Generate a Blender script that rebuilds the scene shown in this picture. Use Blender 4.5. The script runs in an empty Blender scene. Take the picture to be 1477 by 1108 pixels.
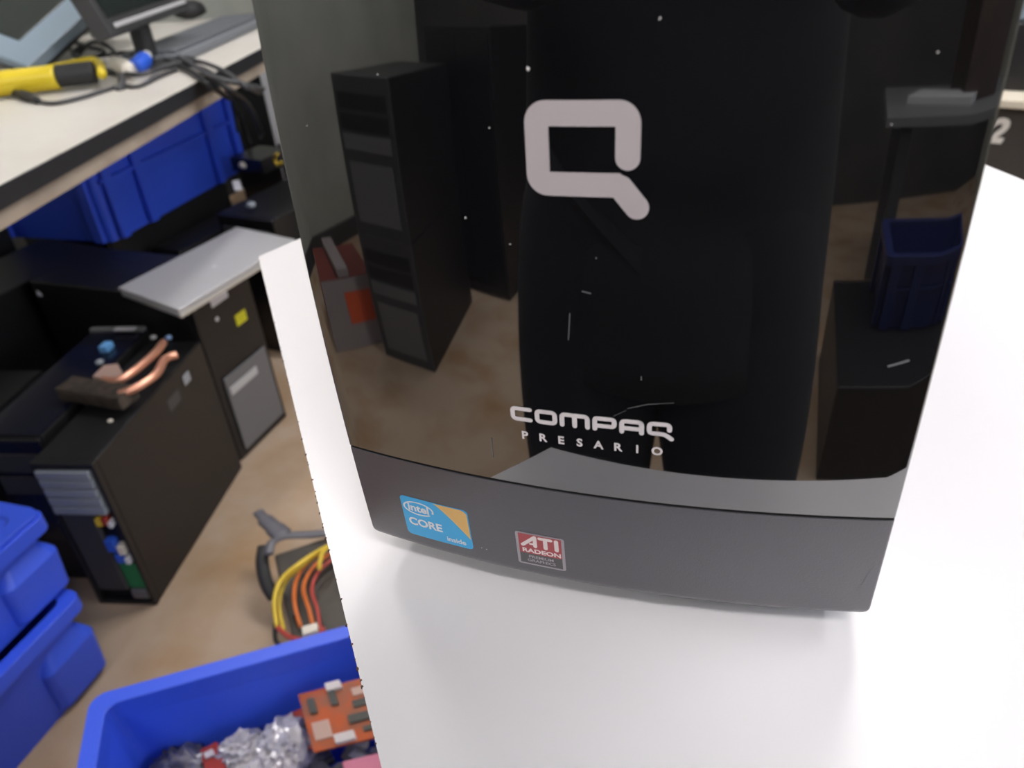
import bpy, bmesh, math, random
from mathutils import Vector, Matrix
random.seed(7)
sc = bpy.context.scene
COL = sc.collection
TZ = 0.85                      # height of the white table top above the floor

# ------------------------------------------------------------------ camera
CX, CY, CZ = 0.04225, -0.19305, TZ + 0.217625
YAW, PITCH, ROLL, FPX = math.radians(-19.6436), math.radians(32.6687), math.radians(-5.0111), 1128.49
def basis():
    cy, sy = math.cos(YAW), math.sin(YAW)
    f = Vector((sy*math.cos(PITCH), cy*math.cos(PITCH), -math.sin(PITCH)))
    r = Vector((cy, -sy, 0)); u = r.cross(f)
    return (math.cos(ROLL)*r + math.sin(ROLL)*u, -math.sin(ROLL)*r + math.cos(ROLL)*u, f)
RV, UV, FV = basis()
CAM = Vector((CX, CY, CZ))
cam = bpy.data.cameras.new('camera'); camo = bpy.data.objects.new('camera', cam); COL.objects.link(camo)
M = Matrix((RV, UV, -FV)).transposed().to_4x4(); M.translation = CAM
camo.matrix_world = M
cam.sensor_width = 36; cam.lens = FPX*36/1477; cam.clip_start = 0.01
cam.dof.use_dof = True; cam.dof.focus_distance = 0.285; cam.dof.aperture_fstop = 14
sc.camera = camo
def ray(px, py):
    return (FV + RV*((px-738.5)/FPX) - UV*((py-554)/FPX))
def at(px, py, z):             # where a line of sight meets the horizontal plane of height z
    d = ray(px, py); return CAM + d*((z-CAM.z)/d.z)

# ------------------------------------------------------------------ materials
def lin(c):
    return tuple((x/12.92 if x <= .04045 else ((x+.055)/1.055)**2.4) for x in c)
def hx(s): return lin(tuple(int(s[i:i+2], 16)/255 for i in (0, 2, 4)))
def mat(name, col, rough=.5, metal=0, ior=1.5, bump=0, bscale=200, mix=None, mscale=8, emit=None, alpha=None, thr=(.4, .65), trans=0):
    m = bpy.data.materials.new(name); m.use_nodes = True
    nt = m.node_tree; b = nt.nodes['Principled BSDF']
    c = hx(col) if isinstance(col, str) else col
    b.inputs['Base Color'].default_value = (*c, 1)
    b.inputs['Roughness'].default_value = rough; b.inputs['Metallic'].default_value = metal
    b.inputs['IOR'].default_value = ior
    if trans: b.inputs['Transmission Weight'].default_value = trans
    if alpha is not None: b.inputs['Alpha'].default_value = alpha
    tc = nt.nodes.new('ShaderNodeTexCoord')
    if mix:
        n = nt.nodes.new('ShaderNodeTexNoise'); n.inputs['Scale'].default_value = mscale; n.inputs['Detail'].default_value = 6
        r = nt.nodes.new('ShaderNodeValToRGB'); r.color_ramp.elements[0].position = thr[0]; r.color_ramp.elements[1].position = thr[1]
        r.color_ramp.elements[0].color = (*c, 1); r.color_ramp.elements[1].color = (*hx(mix), 1)
        nt.links.new(tc.outputs['Object'], n.inputs['Vector']); nt.links.new(n.outputs['Fac'], r.inputs['Fac'])
        nt.links.new(r.outputs['Color'], b.inputs['Base Color'])
    if bump:
        n = nt.nodes.new('ShaderNodeTexNoise'); n.inputs['Scale'].default_value = bscale; n.inputs['Detail'].default_value = 3
        bp = nt.nodes.new('ShaderNodeBump'); bp.inputs['Strength'].default_value = bump; bp.inputs['Distance'].default_value = .001
        nt.links.new(tc.outputs['Object'], n.inputs['Vector']); nt.links.new(n.outputs['Fac'], bp.inputs['Height'])
        nt.links.new(bp.outputs['Normal'], b.inputs['Normal'])
    if emit:
        b.inputs['Emission Color'].default_value = (*emit[0], 1); b.inputs['Emission Strength'].default_value = emit[1]
    return m
MT = dict(
    gloss=mat('gloss_black', (.0035, .0035, .0045), .03, ior=2.75),
    bezel=mat('charcoal_plastic', (.062, .058, .070), .36, ior=1.9, bump=.12, bscale=1500),
    seam=mat('seam_black', (.002, .002, .002), .8),
    case=mat('black_steel', (.008, .008, .009), .45, bump=.05, bscale=900),
    casegl=mat('black_plastic', (.010, .010, .012), .25),
    dgrey=mat('dark_grey_plastic', (.045, .045, .048), .5, bump=.05, bscale=800),
    mgrey=mat('mid_grey_plastic', (.13, .13, .135), .5),
    lgrey=mat('light_grey_plastic', (.42, .42, .43), .5),
    navy=mat('navy_gloss', (.006, .007, .016), .15),
    silverprint=mat('silver_print', (.48, .43, .45), .4),
    whiteprint=mat('white_print', (.82, .76, .79), .45),
    white=mat('white_laminate', (.80, .775, .80), .33, ior=1.5),
    chip=mat('chipboard', '6b5142', .9, mix='3c2c24', mscale=150),
    bench=mat('bench_laminate', 'c9c5bf', .4, mix='c0bbb3', mscale=5),
    bedge=mat('bench_edge_black', '24262b', .5),
    ply=mat('bench_underside_wood', 'a5988a', .7, mix='93867a', mscale=12),
    blue=mat('blue_plastic', (.038, .098, .72), .4, bump=.04, bscale=60),
    floor=mat('dusty_floor', 'a8937f', .75, mix='8f6e48', mscale=5, bump=.2, bscale=40, thr=(.45, .78)),
    wall=mat('painted_wall', 'a9aba3', .8, mix='9c9e96', mscale=3),
    wallgreen=mat('dark_wall', '3a3835', .85, mix='2f2e2c', mscale=3),
    ceil=mat('ceiling_white', 'd8d8d4', .9),
    alu=mat('silver_lid', (.50, .50, .52), .38, metal=.35),
    alued=mat('silver_edge', (.62, .62, .60), .35, metal=.5),
    steel=mat('galvanised_steel', (.30, .33, .37), .42, metal=.25, bump=.1, bscale=300),
    copper=mat('copper', (.80, .40, .28), .35, metal=.75),
    copperd=mat('dull_copper', (.55, .38, .32), .5, metal=.4),
    fins=mat('dusty_fins', '4a4038', .7, mix='2a2623', mscale=60),
    stickw=mat('white_sticker', (.62, .62, .66), .5),
    sticky=mat('yellow_sticker', (.58, .55, .02), .5),
    yellow=mat('yellow_tool', (.66, .50, .02), .4),
    rubber=mat('black_rubber', (.018, .018, .02), .6),
    cable=mat('grey_cable', (.05, .05, .055), .5),
    cableb=mat('black_cable', (.012, .012, .013), .45),
    plugw=mat('cream_plug', (.66, .61, .53), .5),
    vga=mat('blue_connector', (.03, .11, .62), .4),
    lblue=mat('pale_blue_bezel', (.27, .35, .43), .4, bump=.05, bscale=300),
    scr=mat('dark_screen', (.018, .024, .022), .2),
    pcb=mat('orange_circuit_board', 'b4552c', .5, mix='8d5a44', mscale=30),
    pcbg=mat('green_circuit_board', '1f7a4a', .5),
    chipm=mat('grey_chip', '4b4c48', .5),
    silverchip=mat('pale_connector', 'c9c2c2', .5),
    bag=mat('antistatic_bag', 'a09ea8', .25, metal=.15, mix='d6d0d2', mscale=16, bump=.6, bscale=30),
    bagd=mat('dark_antistatic_bag', '4b4a58', .25, metal=.3, mix='8b8790', mscale=20, bump=.6, bscale=30),
    red=mat('red_board', 'a03a2c', .5),
    pink=mat('pink_foam', 'c0748c', .8, bump=.4, bscale=300),
    wy=mat('yellow_wire', 'd6b73a', .5), wo=mat('orange_wire', 'c96a2c', .5), wr=mat('red_wire', 'b0443c', .5), wb=mat('black_wire', '2a2a2c', .5),
    psu=mat('grey_psu_steel', '4d4843', .5, metal=.4, mix='3c3833', mscale=10),
    strap=mat('grey_metal_strap', '5c5b62', .4),
    carton=mat('carton_brown', '4e4038', .85), cartonw=mat('carton_white', '908888', .7), cartono=mat('carton_orange', 'd0562c', .6), cartonr=mat('carton_dark_red', '6d2d26', .7),
    lamp=mat('lamp_diffuser', (.9, .9, .9), .5, emit=((1, .975, .965), 40)),
    fillc=mat('fill_diffuser_cool', (.9, .9, .9), .5, emit=((.90, .94, 1), 17)),  # glow of the added cool lamp on the right
    fillpane=mat('fill_light_pane', (.8, .8, .8), .3, emit=((.87, .92, 1), 4.3)),  # glow of the added window on the right wall
    lhouse=mat('lamp_housing', (.7, .7, .7), .5),
    skin=mat('skin', (.07, .04, .028), .55), cloth=mat('black_cloth', (.012, .012, .015), .95, bump=.3, bscale=300), denim=mat('dark_denim', (.008, .009, .014), .95, bump=.3, bscale=400),
    hair=mat('black_hair', (.01, .008, .007), .6), shoe=mat('black_leather', (.012, .011, .010), .4),
    iblue=mat('sticker_blue', (.05, .44, .84), .35), iblued=mat('sticker_deep_blue', (.04, .27, .55), .35), iorange=mat('sticker_orange', (.80, .48, .16), .35), iwhite=mat('sticker_white', (.82, .82, .86), .4),
    ared=mat('sticker_red', (.42, .07, .08), .35), asil=mat('sticker_silver', (.42, .39, .42), .35, metal=.3), adark=mat('sticker_grey', (.10, .095, .10), .4), apink=mat('sticker_white_warm', (.85, .74, .74), .4),
    dust=mat('scuff_grey', (.16, .16, .17), .7), dustw=mat('scuff_white', (.7, .68, .68), .7),
    paper=mat('cream_paper', 'c9bfae', .8), tag2=mat('white_numeral', (.75, .72, .68), .6), boxd=mat('dark_brown_box', '3c3734', .7),
    cpuw=mat('beige_case', (.48, .48, .50), .5), keys=mat('grey_keys', '63666c', .6, bump=.8, bscale=120), keyb=mat('keyboard_grey', '74777d', .6),
    wood=mat('dark_wood', '35251c', .6, mix='291c15', mscale=20),
)

# ------------------------------------------------------------------ mesh helpers
def finish(name, bm, material, parent=None, label=None, smooth=False, bevel=0):
    me = bpy.data.meshes.new(name)
    bmesh.ops.recalc_face_normals(bm, faces=bm.faces)
    bm.to_mesh(me); bm.free()
    me.materials.append(MT[material] if isinstance(material, str) else material)
    if smooth:
        for p in me.polygons: p.use_smooth = True
    o = bpy.data.objects.new(name, me); COL.objects.link(o)
    if parent: o.parent = parent
    if label: o['label'] = label
    if bevel:
        b = o.modifiers.new('bevel', 'BEVEL'); b.width = bevel; b.segments = 2; b.limit_method = 'ANGLE'
    return o
def thing(name, label, cat, loc=(0, 0, 0), rz=0, group=None, rot=None):
    o = bpy.data.objects.new(name, None); COL.objects.link(o); o.empty_display_size = .05
    o.location = loc; o.rotation_euler = rot if rot else (0, 0, rz)
    o['label'] = label; o['category'] = cat
    if group: o['group'] = group
    return o
def tag(o, label, cat, group=None, kind=None):
    o['label'] = label; o['category'] = cat
    if group: o['group'] = group
    if kind: o['kind'] = kind
    return o
def struct(o): o['kind'] = 'structure'; return o
def box(bm, lo, hi, mtx=None):
    vs = [bm.verts.new((x, y, z)) for z in (lo[2], hi[2]) for y in (lo[1], hi[1]) for x in (lo[0], hi[0])]
    for f in ((0, 2, 3, 1), (4, 5, 7, 6), (0, 1, 5, 4), (2, 6, 7, 3), (0, 4, 6, 2), (1, 3, 7, 5)): bm.faces.new([vs[i] for i in f])
    if mtx is not None:
        for v in vs: v.co = mtx @ v.co
def bx(name, lo, hi, material, parent=None, bevel=.002, label=None, mtx=None):
    bm = bmesh.new(); box(bm, lo, hi, mtx); return finish(name, bm, material, parent, label, bevel=bevel)
def boxes(name, lst, material, parent=None, bevel=0, label=None):
    bm = bmesh.new()
    for l in lst: box(bm, l[0], l[1], l[2] if len(l) > 2 else None)
    return finish(name, bm, material, parent, label, bevel=bevel)
def rring(hx_, hy, z, r, n=5, cx=0, cy=0):
    pts = []
    for sx, sy, a0 in ((1, 1, 0), (-1, 1, 90), (-1, -1, 180), (1, -1, 270)):
        for k in range(n+1):
            a = math.radians(a0 + 90*k/n)
            pts.append((cx+sx*(hx_-r)+r*math.cos(a), cy+sy*(hy-r)+r*math.sin(a), z))
    return pts
def loft(bm, rings, cap0=True, cap1=True, closed=True):
    R = [[bm.verts.new(p) for p in r] for r in rings]
    n = len(R[0])
    for a, b in zip(R, R[1:]):
        for i in range(n if closed else n-1):
            j = (i+1) % n
            bm.faces.new((a[i], a[j], b[j], b[i]))
    if cap0: bm.faces.new(R[0][::-1])
    if cap1: bm.faces.new(R[-1])
def smoothpts(pts, k=6):
    P = [Vector(p) for p in pts]; out = []
    for i in range(len(P)-1):
        p0 = P[max(i-1, 0)]; p1 = P[i]; p2 = P[i+1]; p3 = P[min(i+2, len(P)-1)]
        for s in range(k):
            t = s/k
            out.append(.5*((2*p1)+(p2-p0)*t+(2*p0-5*p1+4*p2-p3)*t*t+(3*p1-p0-3*p2+p3)*t**3))
    out.append(P[-1]); return out
def tube(bm, pts, r, seg=8, sm=6, flat=1):
    P = smoothpts(pts, sm) if sm > 1 else [Vector(p) for p in pts]
    rings = []; prev = None
    for i, p in enumerate(P):
        t = (P[min(i+1, len(P)-1)]-P[max(i-1, 0)]).normalized()
        if prev is None:
            a = t.cross(Vector((0, 0, 1)))
            if a.length < 1e-3: a = t.cross(Vector((1, 0, 0)))
            a.normalize()
        else:
            a = (prev - t*prev.dot(t)).normalized()
        b = t.cross(a); prev = a
        rr = r[min(len(r)-1, int(i/len(P)*len(r)))] if isinstance(r, (list, tuple)) else r
        rings.append([p+a*rr*math.cos(2*math.pi*k/seg)+b*rr*flat*math.sin(2*math.pi*k/seg) for k in range(seg)])
    loft(bm, rings)
def cyl(bm, p0, p1, r, seg=20, r2=None):
    p0 = Vector(p0); p1 = Vector(p1); t = (p1-p0).normalized()
    a = t.cross(Vector((0, 0, 1)))
    if a.length < 1e-3: a = Vector((1, 0, 0))
    a.normalize(); b = t.cross(a); r2 = r if r2 is None else r2
    loft(bm, [[p+a*q*math.cos(2*math.pi*k/seg)+b*q*math.sin(2*math.pi*k/seg) for k in range(seg)] for p, q in ((p0, r), (p1, r2))])
def tb(name, pts, r, material, parent=None, **k):
    bm = bmesh.new(); tube(bm, pts, r, **k); return finish(name, bm, material, parent, smooth=True)

# ------------------------------------------------------------------ the setting
def slab(name, lo, hi, m): return struct(bx(name, lo, hi, m, bevel=0))
X0, X1, Y0, Y1, H = -2.2, 2.7, -3.3, 4.6, 2.75
slab('floor', (X0, Y0, -.1), (X1, Y1, 0), 'floor')
slab('ceiling', (X0, Y0, H), (X1, Y1, H+.1), 'ceil')
slab('wall_left', (X0-.1, Y0, 0), (X0, Y1, H), 'wall')
slab('wall_right', (X1, Y0, 0), (X1+.1, Y1, H), 'wall')
wn = struct(bx('fill_window_1', (X1-.03, -1.3, .95), (X1-.002, 1.5, 2.25), 'lhouse', bevel=.002))  # unseen window, added to bring low light under the bench
for a_, b_ in ((-1.25, -.36), (-.32, .53), (.57, 1.45)): struct(bx('fill_window_pane', (X1-.036, a_, 1.0), (X1-.0305, b_, 2.2), 'fillpane', wn, bevel=0))
slab('wall_back', (X0, Y1, 0), (X1, Y1+.1, H), 'wallgreen')
slab('wall_front', (X0, Y0-.1, 0), (X1, Y0, H), 'wallgreen')
slab('baseboard_left', (X0, Y0, 0), (X0+.015, Y1, .1), 'dgrey')

def lamp(x, y, label, cool=False, rz=0, L=1.2, Wd=.3):
    t = thing('ceiling_light', label, 'ceiling light', (x, y, H), rz)
    bm = bmesh.new(); box(bm, (-L/2, -Wd/2, -.05), (L/2, Wd/2, 0)); finish('housing', bm, 'lhouse', t)
    bx('diffuser', (-L/2+.02, -Wd/2+.02, -.062), (L/2-.02, Wd/2-.02, -.0505), 'fillc' if cool else 'lamp', t, bevel=0)
lamp(.0, 1.55, 'fluorescent ceiling light above the white table, behind the shiny computer')
lamp(.95, -1.0, 'added ceiling fill light to the right behind the photographer', Wd=.28)  # added fill lamp for the near table top
lamp(-1.5, 1.6, 'fluorescent ceiling light above the long workbench', rz=1.57, L=.6)
lamp(1.6, .6, 'added cool ceiling light in place of window light, right side of the room', True, rz=1.57)  # added for the cool tint from the right, no such fixture known
lamp(-1.0, -1.7, 'added ceiling fill light above the stacked black towers')  # added lamp, brightens the left wall mirrored in the panel

# ------------------------------------------------------------------ white table
tt = thing('work_table', 'white laminate table with angled corners and a chipped edge', 'table', (0, 0, 0))
poly = [(-.307, .258), (-.041, -.092), (.14, -.0745), (.42, -.045), (.55, .05), (.43, .10), (.2087, .5036), (.10, .70), (-.13, .70)]
poly = [(-.307, .258), (-.041, -.092), (.14, -.0745), (.40, -.046), (.447, .07), (.2087, .5036), (.10, .70), (-.13, .70)]
def prism(name, poly, z0, z1, m, parent, bevel=0, grow=0):
    bm = bmesh.new(); loft(bm, [[(x, y, z0) for x, y in poly], [(x, y, z1) for x, y in poly]]); return finish(name, bm, m, parent, bevel=bevel)
prism('table_top', poly, TZ-.0012, TZ, 'white', tt)
prism('core_board', poly, TZ-.018, TZ-.0012, 'chip', tt)
bm = bmesh.new()
A = Vector((-.307, .258)); B = Vector((-.041, -.092)); d = (B-A).normalized(); n = Vector((-d.y, d.x))
for k in range(60):
    s = random.random()**.7*(B-A).length*.97; L = random.uniform(.0002, .0007)
    p = A + d*s + n*random.uniform(-.0002, .0003)
    q = [(p.x+math.cos(a)*L*random.uniform(.5, 1), p.y+math.sin(a)*L*random.uniform(.5, 1)) for a in [j*math.pi/3 for j in range(6)]]
    loft(bm, [[(x, y, TZ-.0006) for x, y in q], [(x, y, TZ+.00012) for x, y in q]])
finish('edge_chips', bm, 'chip', tt)['kind'] = 'stuff'
for i, (x, y) in enumerate(((-.09, .36), (.02, .02), (.36, .06), (.08, .58))):
    boxes('leg', [((x-.015, y-.015, 0), (x+.015, y+.015, TZ-.018))], 'lgrey', tt, bevel=.002)

# ------------------------------------------------------------------ the shiny computer
W = .0875; ZS, ZB, BOW = .0556, .012, .0081
def Yf(x, z): return -.0924*z + .4272*z*z - BOW*(1-(x/W)**2)
pc = thing('computer_tower', 'shiny black computer tower standing on the white table, seen close up', 'computer', (0, 0, TZ))
def facepart(name, z0, z1, m, r_bot=0, r_top=0, back=.03, rows=24, off=0):
    bm = bmesh.new(); rings = []
    zs = sorted(set([z0+(z1-z0)*i/rows for i in range(rows+1)] + ([z0+r_bot*(1-math.cos(math.radians(a))) for a in range(0, 91, 10)] if r_bot else []) + ([z1-r_top*(1-math.cos(math.radians(a))) for a in range(0, 91, 10)] if r_top else [])))
    for z in zs:
        w = W; inset = 0
        for r, q in ((r_bot, z-z0), (r_top, z1-z)):
            if r and q < r:
                k = r-math.sqrt(max(0, r*r-(r-q)**2)); w -= k; inset = k*.7
        rr = .0007; ring = [(-w, back)]
        for a in range(0, 91, 15):
            ring.append((-w+rr-rr*math.cos(math.radians(a)), None, rr-rr*math.sin(math.radians(a))))
        nx = 40
        for i in range(1, nx): ring.append((-(w-rr)+2*(w-rr)*i/nx, None, 0))
        for a in range(90, -1, -15):
            ring.append((w-rr+rr*math.cos(math.radians(a)), None, rr-rr*math.sin(math.radians(a))))
        ring.append((w, back))
        pts = []
        for q in ring:
            if len(q) == 2: pts.append((q[0], q[1], z))
            else: pts.append((q[0], Yf(q[0], z)+q[2]+inset+off, z))
        rings.append(pts)
    loft(bm, rings)
    o = finish(name, bm, m, pc, smooth=False)
    me = o.data
    for p in me.polygons: p.use_smooth = True
    me.set_sharp_from_angle(angle=math.radians(35))
    return o
panel = facepart('front_panel', ZS+.00062, .375, 'gloss', r_top=.006, rows=60)
panel['label'] = 'glossy black front panel'
bez = facepart('lower_bezel', ZB-.001, ZS-.00062, 'bezel', r_bot=.0045, rows=14)
bez['label'] = 'matte charcoal lower bezel'
facepart('seam_gap', ZS-.0006, ZS+.0006, 'seam', rows=1, off=.0004)
bx('chassis', (-.083, .0305, .012), (.083, .40, .372), 'case', pc, bevel=.002)
for x in (-.07, .07):
    for y in (.06, .36):
        bm = bmesh.new(); cyl(bm, (x, y, 0), (x, y, .0118), .010); finish('foot', bm, 'rubber', pc)
bm = bmesh.new(); cyl(bm, (.0, .02, .3745), (.0, .02, .379), .009); finish('power_button', bm, 'mgrey', pc)

def decal(name, bm, material, parent, eps=.00012, step=.0025):
    """prints flat shapes (x,z in the xy of bm) onto the bowed front"""
    bmesh.ops.triangulate(bm, faces=bm.faces)
    xs = [v.co.x for v in bm.verts]; zs = [v.co.y for v in bm.verts]
    def cut(a, b, ax):
        n = int(math.floor((b-a)/step))
        for k in range(1, n+1):
            co = [0, 0, 0]; no = [0, 0, 0]; co[ax] = a+k*step; no[ax] = 1
            bmesh.ops.bisect_plane(bm, geom=bm.verts[:]+bm.edges[:]+bm.faces[:], plane_co=co, plane_no=no)
    cut(min(xs), max(xs), 0); cut(min(zs), max(zs), 1)
    for v in bm.verts:
        x, z = v.co.x, v.co.y
        v.co = (x, Yf(x, z)-eps, z)
    for f in bm.faces:
        f.normal_update()
        if f.normal.y > 0: f.normal_flip()
    me = bpy.data.meshes.new(name); bm.to_mesh(me); bm.free(); me.materials.append(MT[material])
    o = bpy.data.objects.new(name, me); COL.objects.link(o); o.parent = parent
    return o
class BM2:
    pass
def polyf(bm, pts): bm.faces.new([bm.verts.new((x, z, 0)) for x, z in pts])
def arc(cx, cz, r, a0, a1, n=10): return [(cx+r*math.cos(math.radians(a0+(a1-a0)*i/n)), cz+r*math.sin(math.radians(a0+(a1-a0)*i/n))) for i in range(n+1)]
# big Q-shaped emblem (metres on the face)
bm = bmesh.new()
emb_t, xl, xr, zt, zb = .0059, -.01375, .01405, .17425, .1517
xi, xo, zi, zj = xl+emb_t, xr-emb_t, zt-emb_t, zb+emb_t          # inner window: left, right, top, bottom
rc = .0052
polyf(bm, [(xi, zi), (xo, zi), (xo, zt), (xi, zt)])
polyf(bm, [(xl, zj), (xi, zj), (xi, zi), (xl, zi)])
polyf(bm, [(xi, zi)] + arc(xl+rc, zt-rc, rc, 90, 180, 10) + [(xl, zi)]); polyf(bm, [(xi, zi), (xi, zt), (xl+rc, zt)])
polyf(bm, [(xo, zi), (xr, zi)] + arc(xr-rc, zt-rc, rc, 0, 90, 10) + [(xo, zt)])
polyf(bm, [(xi, zj), (xl, zj)] + arc(xl+rc, zb+rc, rc, 180, 270, 10) + [(xi, zb)])
polyf(bm, [(xo, .1612), (xr, .1612), (xr, zi), (xo, zi)])
polyf(bm, arc(xr-emb_t/2, .1612, emb_t/2, 180, 360, 14))
kx = .0095
polyf(bm, [(xi, zb), (kx-.0015, zb), (kx, zj), (xi, zj)])
ta = Vector((kx-.0004, zb+emb_t/2+.00001)); tb_ = Vector((.01345, .14935)); tv = (tb_-ta).normalized(); tn = Vector((-tv.y, tv.x))*emb_t/2
polyf(bm, [ta-tn, tb_-tn, tb_+tn, ta+tn])
polyf(bm, arc(tb_.x, tb_.y, emb_t/2, 0, 350, 26)); polyf(bm, [(kx-.0015, zb), ta-tn, ta+tn, (kx, zj)] if False else [(kx-.0015, zb), (ta-tn).to_tuple(), (ta+tn).to_tuple(), (kx-.0005, zj)])
decal('emblem', bm, 'silverprint', panel, step=.002)['label'] = 'silver emblem of one bent stroke'

def stroke(bm, pts, w, caps=True, seg=10):
    P = [Vector(p) for p in pts]
    for a, b in zip(P, P[1:]):
        d = (b-a).normalized(); n = Vector((-d.y, d.x))*w/2
        polyf(bm, [a-n, b-n, b+n, a+n])
    for p in P: polyf(bm, [(p.x+w/2*math.cos(2*math.pi*k/seg), p.y+w/2*math.sin(2*math.pi*k/seg)) for k in range(seg)])
def rnd(pts, r, n=4):            # round the inner corners of a stroke path
    P = [Vector(p) for p in pts]; out = [P[0]]
    for a, b, c in zip(P, P[1:], P[2:]):
        u = (a-b).normalized(); v = (c-b).normalized(); s = b+u*r; e = b+v*r
        for k in range(n+1):
            q = k/n; out.append(s*(1-q)**2 + b*2*q*(1-q) + e*q*q)
    out.append(P[-1]); return out
# wordmark letters in a unit box: width w, height 1
LET = {'C': (1.25, [[(1.25, 1), (0, 1), (0, 0), (1.25, 0)]]), 'O': (1.25, [[(.6, 1), (0, 1), (0, 0), (1.25, 0), (1.25, 1), (.6, 1)]]),
       'M': (1.75, [[(0, 0), (0, 1), (.875, 1), (.875, 0)], [(.875, 1), (1.75, 1), (1.75, 0)]]),
       'P': (1.30, [[(0, 0), (0, 1), (1.30, 1), (1.30, .32), (.1, .32)]]), 'A': (1.30, [[(0, 0), (0, 1), (1.30, 1), (1.30, 0)], [(0, .35), (1.30, .35)]]),
       'Q': (1.30, [[(1.30, .5), (1.30, 1), (0, 1), (0, .1), (1.0, .1), (1.45, -.3)]])}
bm = bmesh.new(); x = 0; gap = .50; s = .0038; w = .00142
tot = sum(LET[c][0] for c in 'COMPAQ')+gap*5
x0 = -.0228; xe = .0235; sx = (xe-x0)/tot
for c in 'COMPAQ':
    for path in LET[c][1]:
        pts = [(x0+(x+px)*sx, .0824+pz*s) for px, pz in path]
        if c == 'P': pts = rnd(pts, .0009)
        else: pts = rnd(pts, .0011)
        stroke(bm, pts, w)
    x += LET[c][0]+gap
decal('wordmark', bm, 'whiteprint', panel, step=.003)['label'] = 'white rounded wordmark'

def textbm(txt, size, cx, cz, bold=0, spacing=1, shear=0, sxx=1, rot=0):
    cu = bpy.data.curves.new('t', 'FONT'); cu.body = txt; cu.size = size; cu.align_x = 'CENTER'; cu.align_y = 'CENTER'
    cu.space_character = spacing; cu.offset = bold; cu.shear = shear; cu.resolution_u = 3
    o = bpy.data.objects.new('t', cu); COL.objects.link(o)
    dg = bpy.context.evaluated_depsgraph_get(); me = bpy.data.meshes.new_from_object(o.evaluated_get(dg))
    bpy.data.objects.remove(o)
    bm = bmesh.new(); bm.from_mesh(me); bpy.data.meshes.remove(me)
    R = Matrix.Rotation(rot, 3, 'Z')
    for v in bm.verts:
        q = R @ Vector((v.co.x*sxx, v.co.y, 0)); v.co = (q.x+cx, q.y+cz, 0)
    return bm
def letters(word, xa, xb, cz, size, bold):
    bm = bmesh.new()
    for i, ch in enumerate(word):
        b2 = textbm(ch, size, xa+(xb-xa)*i/(len(word)-1), cz, bold)
        me = bpy.data.meshes.new('x'); b2.to_mesh(me); b2.free(); bm.from_mesh(me); bpy.data.meshes.remove(me)
    return bm
decal('model_lettering', letters('PRESARIO', -.0196, .0202, .0763, .0040, .00012), 'whiteprint', panel, step=.004)['label'] = 'white widely spaced capitals'

# stickers: st > printed areas
def rpoly(x0, x1, z0, z1, r, n=5): return arc(x1-r, z1-r, r, 0, 90, n)+arc(x0+r, z1-r, r, 90, 180, n)+arc(x0+r, z0+r, r, 180, 270, n)+arc(x1-r, z0+r, r, 270, 360, n)
sx0, sx1, sz0, sz1 = -.0705, -.0437, .0186, .0383
bm = bmesh.new(); polyf(bm, rpoly(sx0, sx1, sz0, sz1, .0018)); st = decal('processor_sticker', bm, 'iblue', bez); st['label'] = 'blue and orange sticker with white lettering'
def sp(u, v): return (sx0+(sx1-sx0)*u, sz0+(sz1-sz0)*v)
bm = bmesh.new(); pts = [sp(.47, 1)]; 
for k in range(1, 9): q = k/8; pts.append(sp(.47+.53*q*1.0 if False else .47+.51*q, 1-.80*(q**1.35)))
pts = [sp(.50, .985)]+[sp(.50+.485*q/8, .985-.72*(q/8)**1.25) for q in range(1, 9)]+[sp(.985, .9), sp(.95, .96), sp(.90, .985)]
polyf(bm, pts); decal('orange_corner', bm, 'iorange', st, .00022)
bm = bmesh.new()
cx_, cz_ = sp(.26, .745)
for k in range(36):
    a, b = [math.radians(x) for x in (k*9.4-20, (k+1)*9.4-20)]
    ra, rb = (.0062, .0033), (.0055, .0027)
    polyf(bm, [(cx_+rb[0]*math.cos(a), cz_+rb[1]*math.sin(a)), (cx_+ra[0]*math.cos(a), cz_+ra[1]*math.sin(a)), (cx_+ra[0]*math.cos(b), cz_+ra[1]*math.sin(b)), (cx_+rb[0]*math.cos(b), cz_+rb[1]*math.sin(b))])
decal('oval_ring', bm, 'iwhite', st, .00022)
decal('lettering', textbm('intel', .0050, cx_, cz_, .00016), 'iwhite', st, .00024)
decal('lettering', textbm('CORE', .0052, *sp(.32, .37), .00018), 'iwhite', st, .00024)
decal('lettering', textbm('inside', .0033, *sp(.76, .14), .00008), 'iwhite', st, .00024)
ax0, ax1, az0, az1 = -.0267, -.0095, .0178, .0338
bm = bmesh.new(); polyf(bm, rpoly(ax0, ax1, az0, az1, .0009)); sa = decal('graphics_sticker', bm, 'asil', bez); sa['label'] = 'red and silver sticker with white lettering'
def sq(u, v): return (ax0+(ax1-ax0)*u, az0+(az1-az0)*v)
bm = bmesh.new(); polyf(bm, [sq(.06, .37), sq(.94, .37), sq(.94, .96), sq(.06, .96)]); decal('red_field', bm, 'ared', sa, .00022)
bm = bmesh.new(); polyf(bm, [sq(.06, .05), sq(.94, .05), sq(.94, .37), sq(.06, .37)]); decal('grey_field', bm, 'adark', sa, .00022)
bm = bmesh.new()
S = lambda pts, w: stroke(bm, [sq(*p) for p in pts], w)
S([(.14, .62), (.40, .90), (.40, .62)], .0014); S([(.30, .68), (.36, .68)], .0009); S([(.50, .89), (.73, .89)], .0013); S([(.615, .89), (.615, .62)], .0015); S([(.84, .89), (.84, .62)], .0015)
decal('lettering', bm, 'apink', sa, .00024)
decal('lettering', textbm('RADEON', .0027, *sq(.52, .46), .0001, sxx=1.25), 'apink', sa, .00024)
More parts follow.
